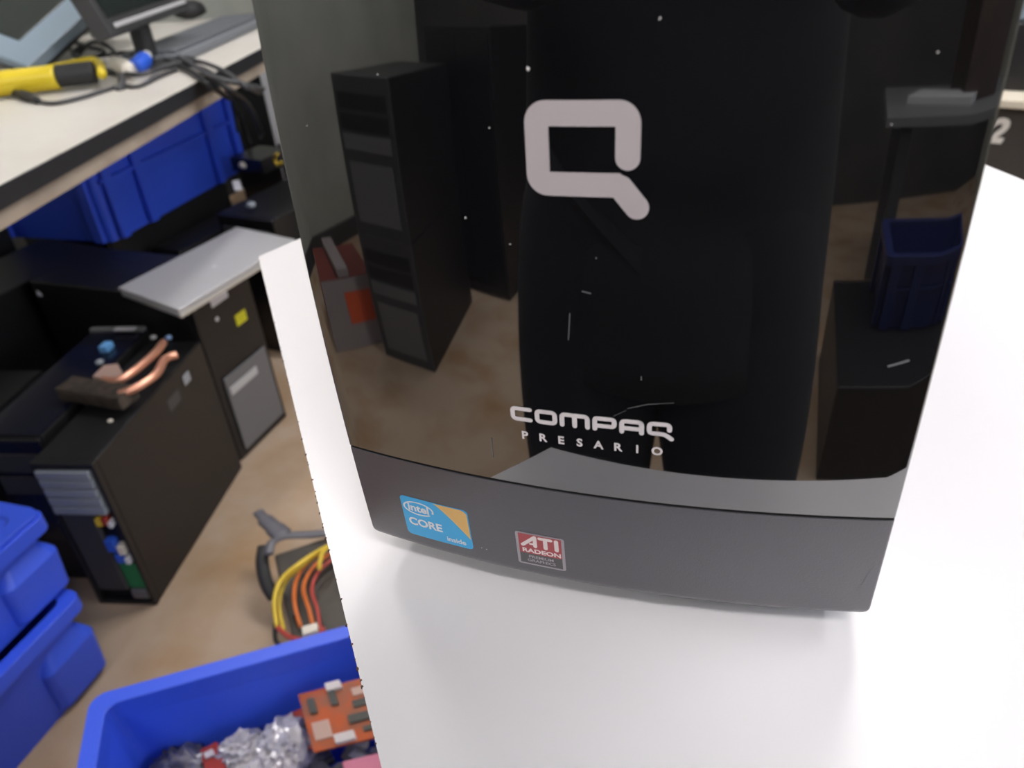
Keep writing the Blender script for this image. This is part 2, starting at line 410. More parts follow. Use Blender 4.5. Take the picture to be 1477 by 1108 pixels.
decal('lettering', textbm('PREMIUM\nGRAPHICS', .0019, *sq(.5, .21), .00004, sxx=1.15), 'asil', sa, .00024)
# scuffs and specks of dust on the glossy panel
def facexz(px, py):
    d = ray(px, py); lo, hi = .02, 1.
    for _ in range(40):
        m = (lo+hi)/2; P = CAM+d*m
        if P.y < Yf(P.x, P.z-TZ): lo = m
        else: hi = m
    P = CAM+d*lo; return (P.x, P.z-TZ)
for a, b, w_ in (((905, 589), (935, 583), .00018), ((935, 583), (972, 581), .00018), ((1282, 528), (1310, 520), .0007), ((709, 632), (711, 660), .00025), ((822, 452), (820, 490), .00025), ((840, 420), (852, 423), .0003), ((925, 543), (925, 548), .0003), ((1243, 845), (1256, 822), .00025), ((903, 592), (885, 600), .00012)):
    bm = bmesh.new(); stroke(bm, [facexz(*a), facexz(*b)], w_); decal('scuff_mark', bm, 'dust', panel, .00015)
for px, py, r in ((762, 99, .0006), (952, 26, .0004), (672, 314, .00045), (736, 352, .0003), (443, 181, .00025), (545, 107, .0003), (1353, 75, .0003), (706, 184, .0003), (1286, 179, .0002), (695, 790, .0003), (702, 792, .0003), (860, 372, .0002)):
    bm = bmesh.new(); c = facexz(px, py); polyf(bm, [(c[0]+r*random.uniform(.5, 1.2)*math.cos(k), c[1]+r*random.uniform(.4, 1)*math.sin(k)) for k in range(6)]); decal('dust_speck', bm, 'dustw', panel, .00016)

# ------------------------------------------------------------------ generic computer cases
def pcase(label, loc, rz, w, d, h, front='plain', group=None, m='case', topm=None, name='computer_case', rot=None):
    t = thing(name, label, 'computer', loc, rz, group, rot)
    bx('chassis', (-w/2, -d/2+.012, 0), (w/2, d/2, h), m, t, bevel=.003)
    if front == 'plain':
        bx('front_bezel', (-w/2, -d/2, 0), (w/2, -d/2+.0118, h), 'casegl', t, bevel=.004)
        for k in range(2): bx('drive_bay_cover', (-w/2+.015, -d/2-.003, h-.07-k*.05), (w/2-.015, -d/2-.0002, h-.03-k*.05), 'dgrey', t, bevel=.002)
        bm = bmesh.new(); cyl(bm, (w*.25, -d/2-.004, h*.45), (w*.25, -d/2-.0002, h*.45), .008); finish('power_button', bm, 'mgrey', t)
    return t
# slim tower lying open-fronted on the floor
rA = .19
A0 = pcase('slim black computer tower on the floor with its front cover missing', (-1.038, .724, 0), rA, .113, .40, .33, 'none')
for o in A0.children: o.data = o.data; 
# open front: frame, drive cage, inner parts
fr = [((-.0565, -.2, 0), (.0565, -.188, .010)), ((-.0565, -.2, .318), (.0565, -.188, .33)), ((-.0565, -.2, .01), (-.048, -.188, .318)), ((.050, -.2, .01), (.0565, -.188, .318))]
boxes('front_frame', fr, 'case', A0, bevel=.001)
cg = [((-.049, -.206, .225+k*.019), (.046, -.1885, .225+k*.019+.0165)) for k in range(5)]
boxes('drive_cage', cg, 'steel', A0, bevel=.002, label='silver ribbed drive cage')
bx('bracket_plate', (-.047, -.199, .035), (.012, -.1885, .222), 'dgrey', A0, bevel=.004)
bx('circuit_board', (.014, -.194, .04), (.048, -.1885, .10), 'pcbg', A0, bevel=0)
for (x, z, m_, s_) in ((.02, .205, 'wy', .008), (.033, .208, 'red', .008), (.04, .20, 'stickw', .006), (.022, .15, 'vga', .013), (.038, .14, 'plugw', .010), (.027, .12, 'vga', .010), (.041, .115, 'stickw', .007)):
    bx('connector', (x-s_*.6, -.204, z-s_), (x+s_*.6, -.1885, z+s_), m_, A0, bevel=.001)
boxes('speaker_grille', [((.015, -.199, .015), (.046, -.1885, .036))], 'mgrey', A0, bevel=.002)
bx('side_tag', (.0565, .03, .27), (.0572, .075, .295), 'dgrey', A0, bevel=0)
bx('case_latch', (.0565, .10, .285), (.0585, .125, .305), 'steel', A0, bevel=.001)
# tower beside it with the glossy navy top
A2 = pcase('dark tower with a glossy navy top beside the open slim tower', (-1.182, .745, 0), rA, .125, .38, .335, 'plain')
bx('top_cover', (-.06, -.18, .3352), (.061, .188, .339), 'navy', A2, bevel=.002)
bx('back_lip', (-.06, .175, .3392), (.061, .188, .346), 'mgrey', A2, bevel=.001)
bx('paper_tag', (.00, .168, .3465), (.045, .182, .348), 'stickw', A2, bevel=0, label='white paper tag')
# broken heat sink with copper pipes on top
hs = thing('heat_sink', 'broken heat sink with two bent copper pipes lying on the open slim tower', 'heat sink', (0, 0, .345))
Z = .345
def P(px, py, z): return at(px, py, z)
f0, f1 = P(97, 560, Z+.012), P(185, 574, Z+.012)
bm = bmesh.new(); dd = (f1-f0); 
for k in range(26):
    c = f0+dd*(k/25); nrm = dd.normalized(); up = Vector((0, 0, 1)); s_ = nrm.cross(up)
    q = [c+s_*a+up*b for a, b in ((-.022, -.012), (.022, -.012), (.022, .014), (-.022, .014))]
    loft(bm, [[p for p in q], [p+nrm*.0018 for p in q]])
o = finish('fin_stack', bm, 'fins', hs); 
bm = bmesh.new(); cyl(bm, f0+Vector((0, 0, .004)), f1+Vector((0, 0, .004)), .004); o2 = finish('fin_rod', bm, 'fins', hs)
tb('copper_pipe', [P(172, 569, Z+.02), P(195, 560, Z+.024), P(225, 540, Z+.026), P(238, 518, Z+.026), P(254, 512, Z+.022)], .0075, 'copper', hs)
tb('copper_pipe', [P(150, 548, Z+.02), P(172, 548, Z+.026), P(200, 530, Z+.028), P(225, 508, Z+.028), P(236, 494, Z+.024)], .0078, 'copper', hs)
bm = bmesh.new(); q = [P(136, 548, Z+.016), P(152, 532, Z+.016), P(172, 530, Z+.016), P(180, 545, Z+.016), P(165, 554, Z+.016)]
loft(bm, [[p for p in q], [p+Vector((0, 0, .008)) for p in q]]); finish('base_plate', bm, 'copperd', hs)
for c in hs.children: c.matrix_parent_inverse = Matrix.Translation((0, 0, -.345))
def blob(name, px, py, z, r, m, label=None, cat=None, sq=.6, group=None):
    p = at(px, py, z); bm = bmesh.new(); bmesh.ops.create_icosphere(bm, subdivisions=2, radius=1)
    for v in bm.verts: v.co = Vector((v.co.x*r*random.uniform(.75, 1.1), v.co.y*r*random.uniform(.75, 1.1), v.co.z*r*sq))+p+Vector((0, 0, r*sq))
    o = finish(name, bm, m, smooth=True)
    if label: tag(o, label, cat, group)
    return o
def boxat(name, px, py, z, s, m, label, cat, rz=0, group=None, bevel=.002):
    p = at(px, py, z)
    mt = Matrix.Translation(p) @ Matrix.Rotation(rz, 4, 'Z')
    o = bx(name, (-s[0]/2, -s[1]/2, 0), (s[0]/2, s[1]/2, s[2]), m, bevel=bevel, mtx=mt); tag(o, label, cat, group); return o
boxat('plastic_clip', 155, 505, .339, (.018, .026, .014), mat('sky_blue', (.12, .32, .62), .4), 'sky blue plastic clip on the glossy navy tower top', 'clip', rA)
blob('screw_head', 145, 526, .339, .009, 'steel', 'small silver fastener below the sky blue clip', 'screw')
blob('plastic_scrap', 222, 489, .339, .007, 'lgrey', 'tiny grey bit behind the ends of the copper pipes', 'scrap')
blob('plastic_scrap', 244, 490, .331, .008, mat('pale_blue', (.3, .45, .75), .4), 'tiny pale blue bit behind the ends of the copper pipes', 'scrap')
blob('plastic_scrap', 160, 609, .331, .005, 'plugw', 'tiny pinkish crumb alone on top of the open slim tower', 'scrap')

# tower B with laptop
tB = pcase('black computer tower with a grey lower front under the silver laptop', (-1.245, 1.052, 0), math.radians(90)-.05, .185, .43, .415, 'none')
bx('front_bezel', (-.0925, -.215, 0), (.0925, -.2035, .415), 'case', tB, bevel=.004)
bx('lower_front_panel', (-.072, -.221, .02), (.078, -.2155, .21), 'mgrey', tB, bevel=.003, label='grey lower front panel')
bx('panel_vent', (-.066, -.224, .165), (.03, -.2213, .185), 'lgrey', tB, bevel=.002)
bx('yellow_sticker', (.017, -.2165, .292), (.053, -.2155, .318), 'sticky', tB, bevel=0, label='yellow sticker')
bx('white_sticker', (-.038, -.2165, .366), (.016, -.2155, .388), 'stickw', tB, bevel=0, label='white sticker')
bm = bmesh.new(); cyl(bm, (-.034, -.2165, .338), (-.034, -.2155, .338), .005); finish('round_sticker', bm, 'stickw', tB)
lp = thing('laptop', 'closed silver laptop lying on the black tower with the yellow sticker', 'laptop', (0, 0, 0))
z0 = .418
c4 = [at(257, 446, z0+.022), at(426, 344, z0+.022), at(341, 326, z0+.022), at(169, 414, z0+.022)]
def quadslab(name, c, z0, z1, m, parent, shrink=0, bevel=.003):
    ctr = sum(c, Vector())/4; c = [p+(ctr-p)*shrink for p in c]
    bm = bmesh.new(); loft(bm, [[(p.x, p.y, z0) for p in c], [(p.x, p.y, z1) for p in c]]); return finish(name, bm, m, parent, bevel=bevel)
quadslab('base', c4, z0, z0+.012, 'alued', lp, .01); quadslab('lid', c4, z0+.0125, z0+.021, 'alu', lp)
ctr = sum(c4, Vector())/4
bm = bmesh.new(); lg = at(309, 384, z0+.0212); cyl(bm, (lg.x, lg.y, z0+.0211), (lg.x, lg.y, z0+.0216), .005); finish('lid_logo', bm, 'stickw', lp)
# dark cases filling the space under the bench
pcase('black tower in the back row with a white label strip on top', (-1.33, 1.07-.19+.0, 0), math.radians(90)-.05, .17, .40, .405, 'plain') if False else None
E1 = pcase('black tower with a white label strip on top, left of the laptop', (-1.60, .985, 0), -.10, .20, .44, .40, 'plain')
bpy.context.view_layer.update()
inv = E1.matrix_world.inverted(); q = [inv @ at(px, py, .4008) for px, py in ((108, 410), (122, 415), (152, 396), (140, 391))]
bm = bmesh.new(); loft(bm, [[(p.x, p.y, .4002) for p in q], [(p.x, p.y, .4010) for p in q]]); finish('label_strip', bm, 'stickw', E1, 'white label strip')
q = [inv @ at(px, py, .4008) for px, py in ((52, 418), (60, 424), (62, 428), (54, 426))]
bm = bmesh.new(); loft(bm, [[(p.x, p.y, .4002) for p in q], [(p.x, p.y, .4014) for p in q]]); finish('screw', bm, 'stickw', E1)
for i, (x, y, w_, d_, h_, rz, lab) in enumerate([
        (-1.66, 1.50, .36, .42, .395, -.19, 'wide black computer case under the hanging blue crate'),
        (-1.40, 1.56, .10, .44, .33, -.12, 'slim black computer case between the laptop and the blue crate'),
        (-1.18, 1.62, .19, .42, .40, -.16, 'black computer tower behind the silver laptop'),
        (-1.24, 2.10, .30, .40, .43, -.19, 'black computer case at the back beside the beige ones'),
        (-1.88, 1.0, .22, .42, .44, -.1, 'tall black computer tower at the far left under the bench'),
        (-1.56, .54, .18, .40, .42, .15, 'black computer tower at the left edge behind the silver drives'),
        (-1.12, .33+.02, .17, .34, .20, .19, 'low black case between the slim tower and the blue crates')]):
    if i != 6: pcase(lab, (x, y, 0), rz, w_, d_, h_)
# open case with silver drives at left edge
Cc = pcase('black tower with silver drives showing beside the blue crates', (-1.335, .62, 0), .19, .12, .34, .31, 'plain')
bm = bmesh.new()
for k in range(3): box(bm, (-.052, -.14+k*.05, .3104), (.02, -.10+k*.05, .322))
finish('drive_stack', bm, 'steel', Cc, 'row of silver drives', bevel=.002)
# pale cases behind, under the bench
pcase('beige computer case standing far back beyond the workbench', (-1.93, 2.75, 0), -.19, .24, .40, .62, 'plain', m='cpuw')
pcase('beige computer case far back, the right one of two', (-1.60, 2.75, 0), -.19, .26, .40, .58, 'plain', m='cpuw')

# ------------------------------------------------------------------ crates
def crate(label, loc, rz, L, Wd, Hh, group=None, ribs=True, taper=.012, name='storage_crate', steps=False, lid=False):
    t = thing(name, label, 'crate', loc, rz, group)
    a, b = L/2, Wd/2; r = .02
    bm = bmesh.new(); T = taper
    R = [rring(a-T, b-T, 0, r), rring(a-.006, b-.006, Hh-.03, r), rring(a-.006, b-.006, Hh, r), rring(a-.011, b-.011, Hh, r*.8), rring(a-.011, b-.011, Hh-.03, r*.8), rring(a-T-.006, b-T-.006, .006, r*.8)]
    loft(bm, R); finish('body', bm, 'blue', t)
    bm = bmesh.new()
    R = [rring(a+.001-.006, b+.001-.006, Hh-.022, r), rring(a+.010, b+.010, Hh-.022, r), rring(a+.010, b+.010, Hh+.004, r), rring(a-.012, b-.012, Hh+.004, r*.8), rring(a-.012, b-.012, Hh+.0005, r*.8), rring(a-.005, b-.005, Hh+.0005, r)]
    loft(bm, R, False, False)
    finish('rim', bm, 'blue', t, bevel=.0015)
    if ribs:
        def rib(lo, hi): bx('rib', lo, hi, 'blue', t, bevel=.001)
        for fx in (-.86, -.5, .5, .86):
            x = fx*a; w2 = .013
            rib((x-w2, b-.004, .004), (x+w2, b+.008, Hh-.0225)); rib((x-w2, -(b+.008), .004), (x+w2, -(b-.004), Hh-.0225))
        for fy in (-.8, .8):
            y = fy*b
            rib((a-.004, y-.013, .004), (a+.008, y+.013, Hh-.0225)); rib((-(a+.008), y-.013, .004), (-(a-.004), y+.013, Hh-.0225))
        rib((-a+.02, b-.0045, Hh*.55), (a-.02, b+.005, Hh*.55+.008)); rib((-a+.02, -(b+.005), Hh*.55), (a-.02, -(b-.0045), Hh*.55+.008))
    if steps:
        for sx_ in (-1, 1):
            for sy_ in (-1, 1):
                bm = bmesh.new()
                R = [rring(.05, .04, 0.012, .016, cx=sx_*(a-.048), cy=sy_*(b-.038)), rring(.052, .042, Hh*.55, .016, cx=sx_*(a-.046), cy=sy_*(b-.036)), rring(.036, .030, Hh*.72, .012, cx=sx_*(a-.046), cy=sy_*(b-.036))]
                loft(bm, R); finish('corner_post', bm, 'blue', t, bevel=.002)
    if lid:
        bm = bmesh.new(); loft(bm, [rring(a+.006, b+.006, Hh+.0045, r), rring(a+.006, b+.006, Hh+.012, r), rring(a-.02, b-.02, Hh+.012, r*.8), rring(a-.024, b-.024, Hh+.008, r*.8)]); finish('lid', bm, 'blue', t, bevel=.001)
        bm = bmesh.new()
        for k in range(9):
            x = -a+.05+k*(2*a-.1)/8; box(bm, (x-.004, -b+.03, Hh+.0081), (x+.004, b-.03, Hh+.011))
        finish('lid_ribs', bm, 'blue', t)
    return t
# under the bench, long side along y
crate('blue plastic crate tucked under the front edge of the workbench', (-1.46-.17, 1.215+.30, .396), math.radians(90)+.0, .60, .36, .26)
crate('lower blue crate of the stack at the left edge', (-.935-.19, .405-.30, 0), math.radians(90), .60, .38, .168, steps=True, ribs=False)
crate('upper blue crate with a lid on the stack at the left edge', (-.950-.19, .425-.30, .1725), math.radians(90), .60, .38, .145, steps=True, ribs=False, lid=True)
# open parts bin
rB = math.atan2(.182, .275)
bin_c = Vector((-.687, .218, 0)) + Vector((.83, .55, 0)).normalized()*.20 + Vector((.55, -.83, 0)).normalized()*.16
BIN = crate('open blue bin full of circuit boards beside the white table', (bin_c.x, bin_c.y, 0), rB, .40, .32, .246, ribs=False, steps=False, taper=.025)
def inbin(px, py, z): return at(px, py, z)
def board(label, c4, thick, m, chips, name='circuit_board', zc=None):
    t = thing(name, label, 'circuit board', tuple(sum(c4, Vector())/4))
    e1 = (c4[1]-c4[0]); e2 = (c4[3]-c4[0]); n = e1.cross(e2).normalized()
    if n.z < 0: n = -n
    inv = Matrix.Translation(-(sum(c4, Vector())/4))
    bm = bmesh.new(); loft(bm, [[p-n*thick for p in c4], [p for p in c4]]); o = finish('board', bm, m, t); o.matrix_parent_inverse = inv
    for (u, v, su, sv, hh, mm) in chips:
        bm = bmesh.new(); p = c4[0]+e1*u+e2*v; a = e1*su/2; b = e2*sv/2
        q = [p-a-b, p+a-b, p+a+b, p-a+b]; loft(bm, [[x+n*.0002 for x in q], [x+n*hh for x in q]])
        o = finish('component', bm, mm, t, bevel=.0005); o.matrix_parent_inverse = inv
    return t
zb_ = .165
c4 = [at(430, 1002, zb_+.03), at(526, 977, zb_+.05), at(548, 1062, zb_+.05), at(452, 1085, zb_+.03)]
board('orange circuit board with grey chips leaning in the blue bin', c4, .003, 'pcb', [(.16, .28, .1, .26, .004, 'chipm'), (.48, .22, .1, .28, .004, 'chipm'), (.54, .0+.04, .22, .14, .006, 'silverchip'), (.86, .22, .2, .14, .003, 'copperd'), (.83, .42, .22, .12, .003, 'chipm'), (.75, .66, .3, .13, .005, 'chipm'), (.48, .92, .28, .14, .006, 'silverchip'), (.2, .7, .25, .3, .002, 'copperd'), (.86, .86, .22, .08, .004, 'chipm')])
c4 = [at(415, 1030, zb_), at(450, 1015, zb_), at(465, 1075, zb_-.005), at(425, 1085, zb_-.005)]
board('small red circuit board behind the silver bags in the blue bin', c4, .003, 'red', [(.5, .5, .4, .3, .004, 'chipm')])
c4 = [at(288, 1082, zb_-.01), at(312, 1070, zb_), at(330, 1120, zb_), at(300, 1125, zb_-.01)]
board('narrow red circuit board between two shiny bags', c4, .003, 'red', [(.5, .3, .5, .2, .004, 'silverchip')])
def bag(label, px, py, z, sx_, sy_, sz_, m, rz, amp=.28):
    bm = bmesh.new(); bmesh.ops.create_icosphere(bm, subdivisions=4, radius=1)
    rs = random.Random(px+1)
    ph = [(rs.uniform(3, 9), rs.uniform(3, 9), rs.uniform(3, 9), rs.uniform(0, 6)) for _ in range(6)]
    for v in bm.verts:
        c = v.co; q = sum(abs(math.sin(a*c.x+b*c.y+d_*c.z+e)) for a, b, d_, e in ph)/6
        v.co = c*(1+amp*(q-.6)*2+rs.uniform(-.09, .09))
        v.co = Vector((v.co.x*sx_, v.co.y*sy_, v.co.z*sz_))
    o = finish('antistatic_bag', bm, m, smooth=False); o.location = at(px, py, z); o.rotation_euler = (random.uniform(-.2, .2), random.uniform(-.2, .2), rz)
    return tag(o, label, 'bag')
bag('crumpled dark shiny bag at the left inside the blue bin', 270, 1112, .13, .045, .03, .03, 'bagd', .4)
bag('crumpled silver bag in the middle of the blue bin', 350, 1088, .145, .035, .026, .03, 'bag', .9)
bag('crumpled pale silver bag beside the orange circuit board', 412, 1080, .15, .036, .04, .03, 'bag', .2)
bag('crumpled silver bag at the bottom of the blue bin', 375, 1130, .14, .05, .03, .03, 'bag', 1.2)
bx_ = [at(493, 1098, .215), at(573, 1079, .215), at(600, 1150, .215), at(510, 1180, .215)]
tag(quadslab('foam_sheet', bx_, .19, .215, 'pink', None, bevel=.002), 'pink foam piece on top of the parts at the bottom of the bin', 'foam')
# loose stuff fill inside the bin
bm = bmesh.new()
for k in range(120):
    u, v = random.uniform(-.155, .155), random.uniform(-.115, .115); s_ = random.uniform(.008, .025)
    mt = Matrix.Translation((bin_c.x, bin_c.y, 0)) @ Matrix.Rotation(rB, 4, 'Z') @ Matrix.Translation((u, v, .05+random.random()*.07)) @ Matrix.Rotation(random.uniform(-.5, .5), 4, 'X') @ Matrix.Rotation(random.uniform(0, 3), 4, 'Z')
    box(bm, (-s_, -s_*.6, -.004), (s_, s_*.6, .004), mt)
tag(finish('electronic_scrap', bm, 'bagd'), 'heap of small electronic scrap filling the blue bin', 'scrap', kind='stuff')

# ------------------------------------------------------------------ power supply with wires on the floor
ps = thing('power_supply', 'dusty grey power supply with yellow and orange wires on the floor', 'power supply', (0, 0, 0))
pz = .10
q = [at(395, 800, pz), at(480, 772, pz), at(560, 925, pz), at(430, 960, pz)]
bm = bmesh.new(); loft(bm, [[(p.x, p.y, 0.001) for p in q], [(p.x, p.y, pz) for p in q]]); finish('housing', bm, 'psu', ps, bevel=.004)
tb('mounting_strap', [at(372, 738, pz+.02), at(385, 752, pz+.018), at(408, 772, pz+.015)], [.010, .015, .018], 'strap', ps, flat=.3)
tb('mounting_strap', [at(388, 800, pz+.008), at(392, 783, pz+.012), at(412, 773, pz+.014), at(450, 771, pz+.012), at(500, 766, pz+.01)], .0085, 'strap', ps, flat=.5)
tb('mounting_strap', [at(381, 788, pz), at(378, 810, pz-.01), at(384, 840, pz-.03), at(396, 862, pz-.05)], .012, 'rubber', ps, flat=.5)
wz = pz+.02
tb('wire', [at(505, 778, wz), at(470, 790, wz+.01), at(430, 815, wz+.02), at(404, 840, wz+.01), at(396, 870, wz), at(400, 905, wz-.02)], .0042, 'wy', ps)
tb('wire', [at(470, 790, wz+.01), at(434, 818, wz+.012), at(412, 840, wz), at(403, 872, wz-.01), at(410, 910, wz-.02)], .0030, 'wy', ps)
tb('wire', [at(478, 788, wz), at(448, 808, wz), at(428, 836, wz), at(425, 870, wz), at(434, 905, wz-.01)], .0035, 'wo', ps)
tb('wire', [at(490, 790, wz), at(455, 815, wz), at(438, 846, wz), at(446, 880, wz), at(452, 905, wz-.01)], .0035, 'wo', ps)
tb('wire', [at(495, 795, wz), at(462, 822, wz), at(450, 850, wz), at(458, 880, wz), at(462, 910, wz-.01)], .003, 'wr', ps)
tb('wire', [at(486, 792, wz), at(446, 822, wz-.002), at(420, 850, wz-.004), at(424, 890, wz-.006)], .003, 'wb', ps)
tb('wire', [at(500, 775, wz+.012), at(470, 792, wz+.02), at(462, 808, wz+.02), at(461, 822, wz+.01)], .0038, 'wy', ps)
tb('wire', [at(400, 905, wz-.02), at(420, 920, wz-.015), at(450, 922, wz-.01), at(468, 905, wz)], .004, 'wr', ps)
bm = bmesh.new(); c = at(448, 910, wz); box(bm, (-.012, -.008, -.006), (.012, .008, .006), Matrix.Translation(c) @ Matrix.Rotation(.6, 4, 'Z')); finish('connector', bm, 'plugw', ps, bevel=.001)
tb('wire', [at(397, 900, .06), at(398, 925, .04), at(415, 935, .03), at(450, 935, .03)], .004, 'wb', ps)

# ------------------------------------------------------------------ long workbench at left
BZ = .75
bd = Vector((-.205, .979, 0)).normalized(); bn = Vector((-bd.y, bd.x, 0))   # bn points to the wall
if bn.x > 0: bn = -bn
F0 = at(0, 268, BZ) - bd*.75; LB = 2.5; DB = .78
wb = thing('workbench', 'long workbench with a cream top and black front edge along the left wall', 'workbench', tuple(F0.xy)+(0,), math.atan2(bd.y, bd.x))
# local x along the front edge, local y to the wall
bx('bench_top', (0, .004, BZ-.028), (LB, DB, BZ), 'bench', wb, bevel=.001)
bx('front_edging', (0, 0, BZ-.031), (LB, .0038, BZ-.0005), 'bedge', wb, bevel=.0005, label='black front edging')
bx('apron', (0.01, .006, BZ-.058), (LB-.01, .04, BZ-.0315), 'ply', wb, bevel=.001, label='beige wooden apron')
for x in (.03, LB-.08):
    for y in (.05, DB-.08):
        bx('leg', (x, y, 0), (x+.05, y+.05, BZ-.0585), 'lgrey', wb, bevel=.002)
def onb(px, py, h=0): return at(px, py, BZ+h)
# yellow tool
yt = thing('hand_tool', 'yellow hand tool with a black rubber grip on the workbench', 'tool', (0, 0, 0))
hh = .03
a, b = onb(-60, 128, hh), onb(84, 111, hh)
bm = bmesh.new(); tube(bm, [a, a.lerp(b, .5), b], .026, seg=14); finish('barrel', bm, 'yellow', yt, smooth=True)
c0, c1 = onb(84, 110, hh+.002), onb(136, 104, hh+.002)
bm = bmesh.new(); tube(bm, [c0, c0.lerp(c1, .5), c1], .0235, seg=14); finish('grip', bm, 'rubber', yt, smooth=True)
tb('hand_guard', [onb(60, 103, hh+.01), onb(96, 95, hh+.015), onb(130, 88, hh+.015), onb(143, 92, hh+.01), onb(147, 108, hh)], .010, 'yellow', yt)
blob('glue_bottle_cap', -6, 158, BZ, .03, 'rubber', 'dark round object at the left end of the workbench', 'cap') if False else None
tag(tb('cable', [onb(20, 133, .008), onb(45, 142, .005), onb(75, 149, .005), onb(120, 140, .005), onb(170, 125, .005), onb(200, 124, .005), onb(230, 110, .006), onb(255, 100, .006)], .0045, 'cable'), 'thin grey cable curving along the cream bench top in front of the yellow tool', 'cable')
tag(tb('cable_plug', [onb(20, 134, .010), onb(36, 138, .010), onb(54, 145, .008)], [.008, .011, .008], 'rubber'), 'dark plug at the left end of the thin grey cable', 'plug')
vg = thing('video_connector', 'bright blue video connector with a white end on the workbench', 'connector', (0, 0, 0))
tb('connector_body', [onb(196, 98, .02), onb(203, 92, .025), onb(208, 86, .03)], .020, 'vga', vg)
tb('connector_end', [onb(208, 86, .031), onb(212, 80, .035)], .012, 'stickw', vg)
pw = thing('white_plug', 'cream plug beside the bright blue connector on the workbench', 'plug', (0, 0, 0))
tb('plug_body', [onb(167, 93, .015), onb(178, 98, .018), onb(188, 103, .015)], .021, 'plugw', pw)
tb('plug_cord', [onb(174, 108, .012), onb(176, 124, .006), onb(168, 128, .005)], .008, 'cable', pw)
# bunch of black cables crossing the bench edge and hanging down
cabs = [
    ([onb(215, 105, .01), onb(250, 92, .012), onb(290, 98, .012), onb(318, 118, .006), onb(326, 126, -.03), onb(336, 150, -.12), onb(344, 190, -.2)], 'cableb', 'black cable hanging over the bench edge beside the others'),
    ([onb(225, 80, .01), onb(262, 84, .014), onb(300, 108, .014), onb(330, 128, .004), onb(352, 145, -.04), onb(366, 165, -.12), onb(378, 195, -.2)], 'cableb', 'black cable hanging lowest over the bench edge'),
    ([onb(150, 100, .01), onb(200, 108, .012), onb(240, 96, .014), onb(280, 88, .014), onb(318, 100, .012), onb(350, 122, .004), onb(374, 134, -.03)], 'cable', 'grey cable lying across the other cables by the bench edge'),
    ([onb(240, 70, .012), onb(275, 92, .02), onb(310, 112, .02), onb(345, 120, .006), onb(380, 128, -.02)], 'cable', 'grey cable running to the right along the bench edge'),
    ([onb(100, 70, .02), onb(120, 84, .014), onb(150, 80, .012), onb(185, 76, .012), onb(230, 84, .012), onb(270, 100, .01), onb(300, 122, .004), onb(330, 142, -.04)], 'cableb', 'black cable winding past the blue connector'),
    ([onb(105, 60, .03), onb(128, 68, .03), onb(150, 74, .03), onb(128, 84, .02), onb(105, 78, .02), onb(118, 66, .03)], 'cableb', 'coiled black cable behind the black grip'),
    ([onb(112, 80, .01), onb(135, 60, .05), onb(160, 70, .03), onb(175, 85, .01), onb(200, 72, .01), onb(235, 66, .01)], 'cableb', 'black cable looping under the dark monitor')]
for pts, m_, lab in cabs: tag(tb('cable', pts, .0055, 'cableb' if m_ == 'cableb' else 'cable'), lab, 'cable')
# pale blue framed monitor leaning
def plateobj(name, o, e1, e2, n, a0, a1, b0, b1, t0, t1, m, parent, bevel=.003, label=None):
    bm = bmesh.new()
    q = [o+e1*a+e2*b for a, b in ((a0, b0), (a1, b0), (a1, b1), (a0, b1))]
    loft(bm, [[p+n*t0 for p in q], [p+n*t1 for p in q]]); return finish(name, bm, m, parent, label, bevel=bevel)
def along(px, py, dist): return CAM+ray(px, py).normalized()*dist
D0 = (onb(40, 96, .012)-CAM).length
K = along(40, 96, D0)
e1 = (along(145, 0, D0*1.05)-K).normalized(); e2 = (along(0, 44, D0*1.06)-K); e2 = (e2-e1*e2.dot(e1)).normalized(); n = e1.cross(e2)
if n.dot(CAM-K) < 0: n = -n
mo = thing('flat_screen', 'pale blue framed flat screen leaning over the workbench corner', 'screen', (0, 0, 0))
plateobj('frame', K, e1, e2, n, 0, .44, 0, .36, -.03, 0, 'lblue', mo)
plateobj('display', K, e1, e2, n, .065, .38, .085, .31, .0003, .002, 'scr', mo, label='dark display')
plateobj('back_shell', K, e1, e2, n, .01, .43, .01, .35, -.05, -.0302, 'dgrey', mo)
# dark monitor
D1 = onb(163, 52, .10)
e1 = (onb(291, 4, .10)-D1).normalized(); e2 = Vector((0, 0, 1))+bn*.35; e2 = (e2-e1*e2.dot(e1)).normalized(); n = e1.cross(e2)
if n.dot(CAM-D1) < 0: n = -n
dm = thing('monitor', 'dark computer monitor with a thin silver lower edge on the workbench', 'monitor', (0, 0, 0))
plateobj('housing', D1, e1, e2, n, 0, .46, 0, .34, -.04, 0, 'dgrey', dm, label='dark grey housing')
plateobj('screen', D1, e1, e2, n, .02, .44, .035, .32, .0003, .002, 'scr', dm)
plateobj('silver_strip', D1, e1, e2, n, .03, .44, .012, .022, .0003, .003, 'lgrey', dm, label='thin silver strip')
mid = D1+e1*.23-n*.05
bm = bmesh.new(); cyl(bm, (mid.x, mid.y, BZ+.012), (mid.x, mid.y, D1.z+.1), .025); finish('neck', bm, 'rubber', dm)
bm = bmesh.new(); cyl(bm, (mid.x, mid.y, BZ), (mid.x, mid.y, BZ+.012), .11, 28, .09); finish('stand_base', bm, 'rubber', dm)
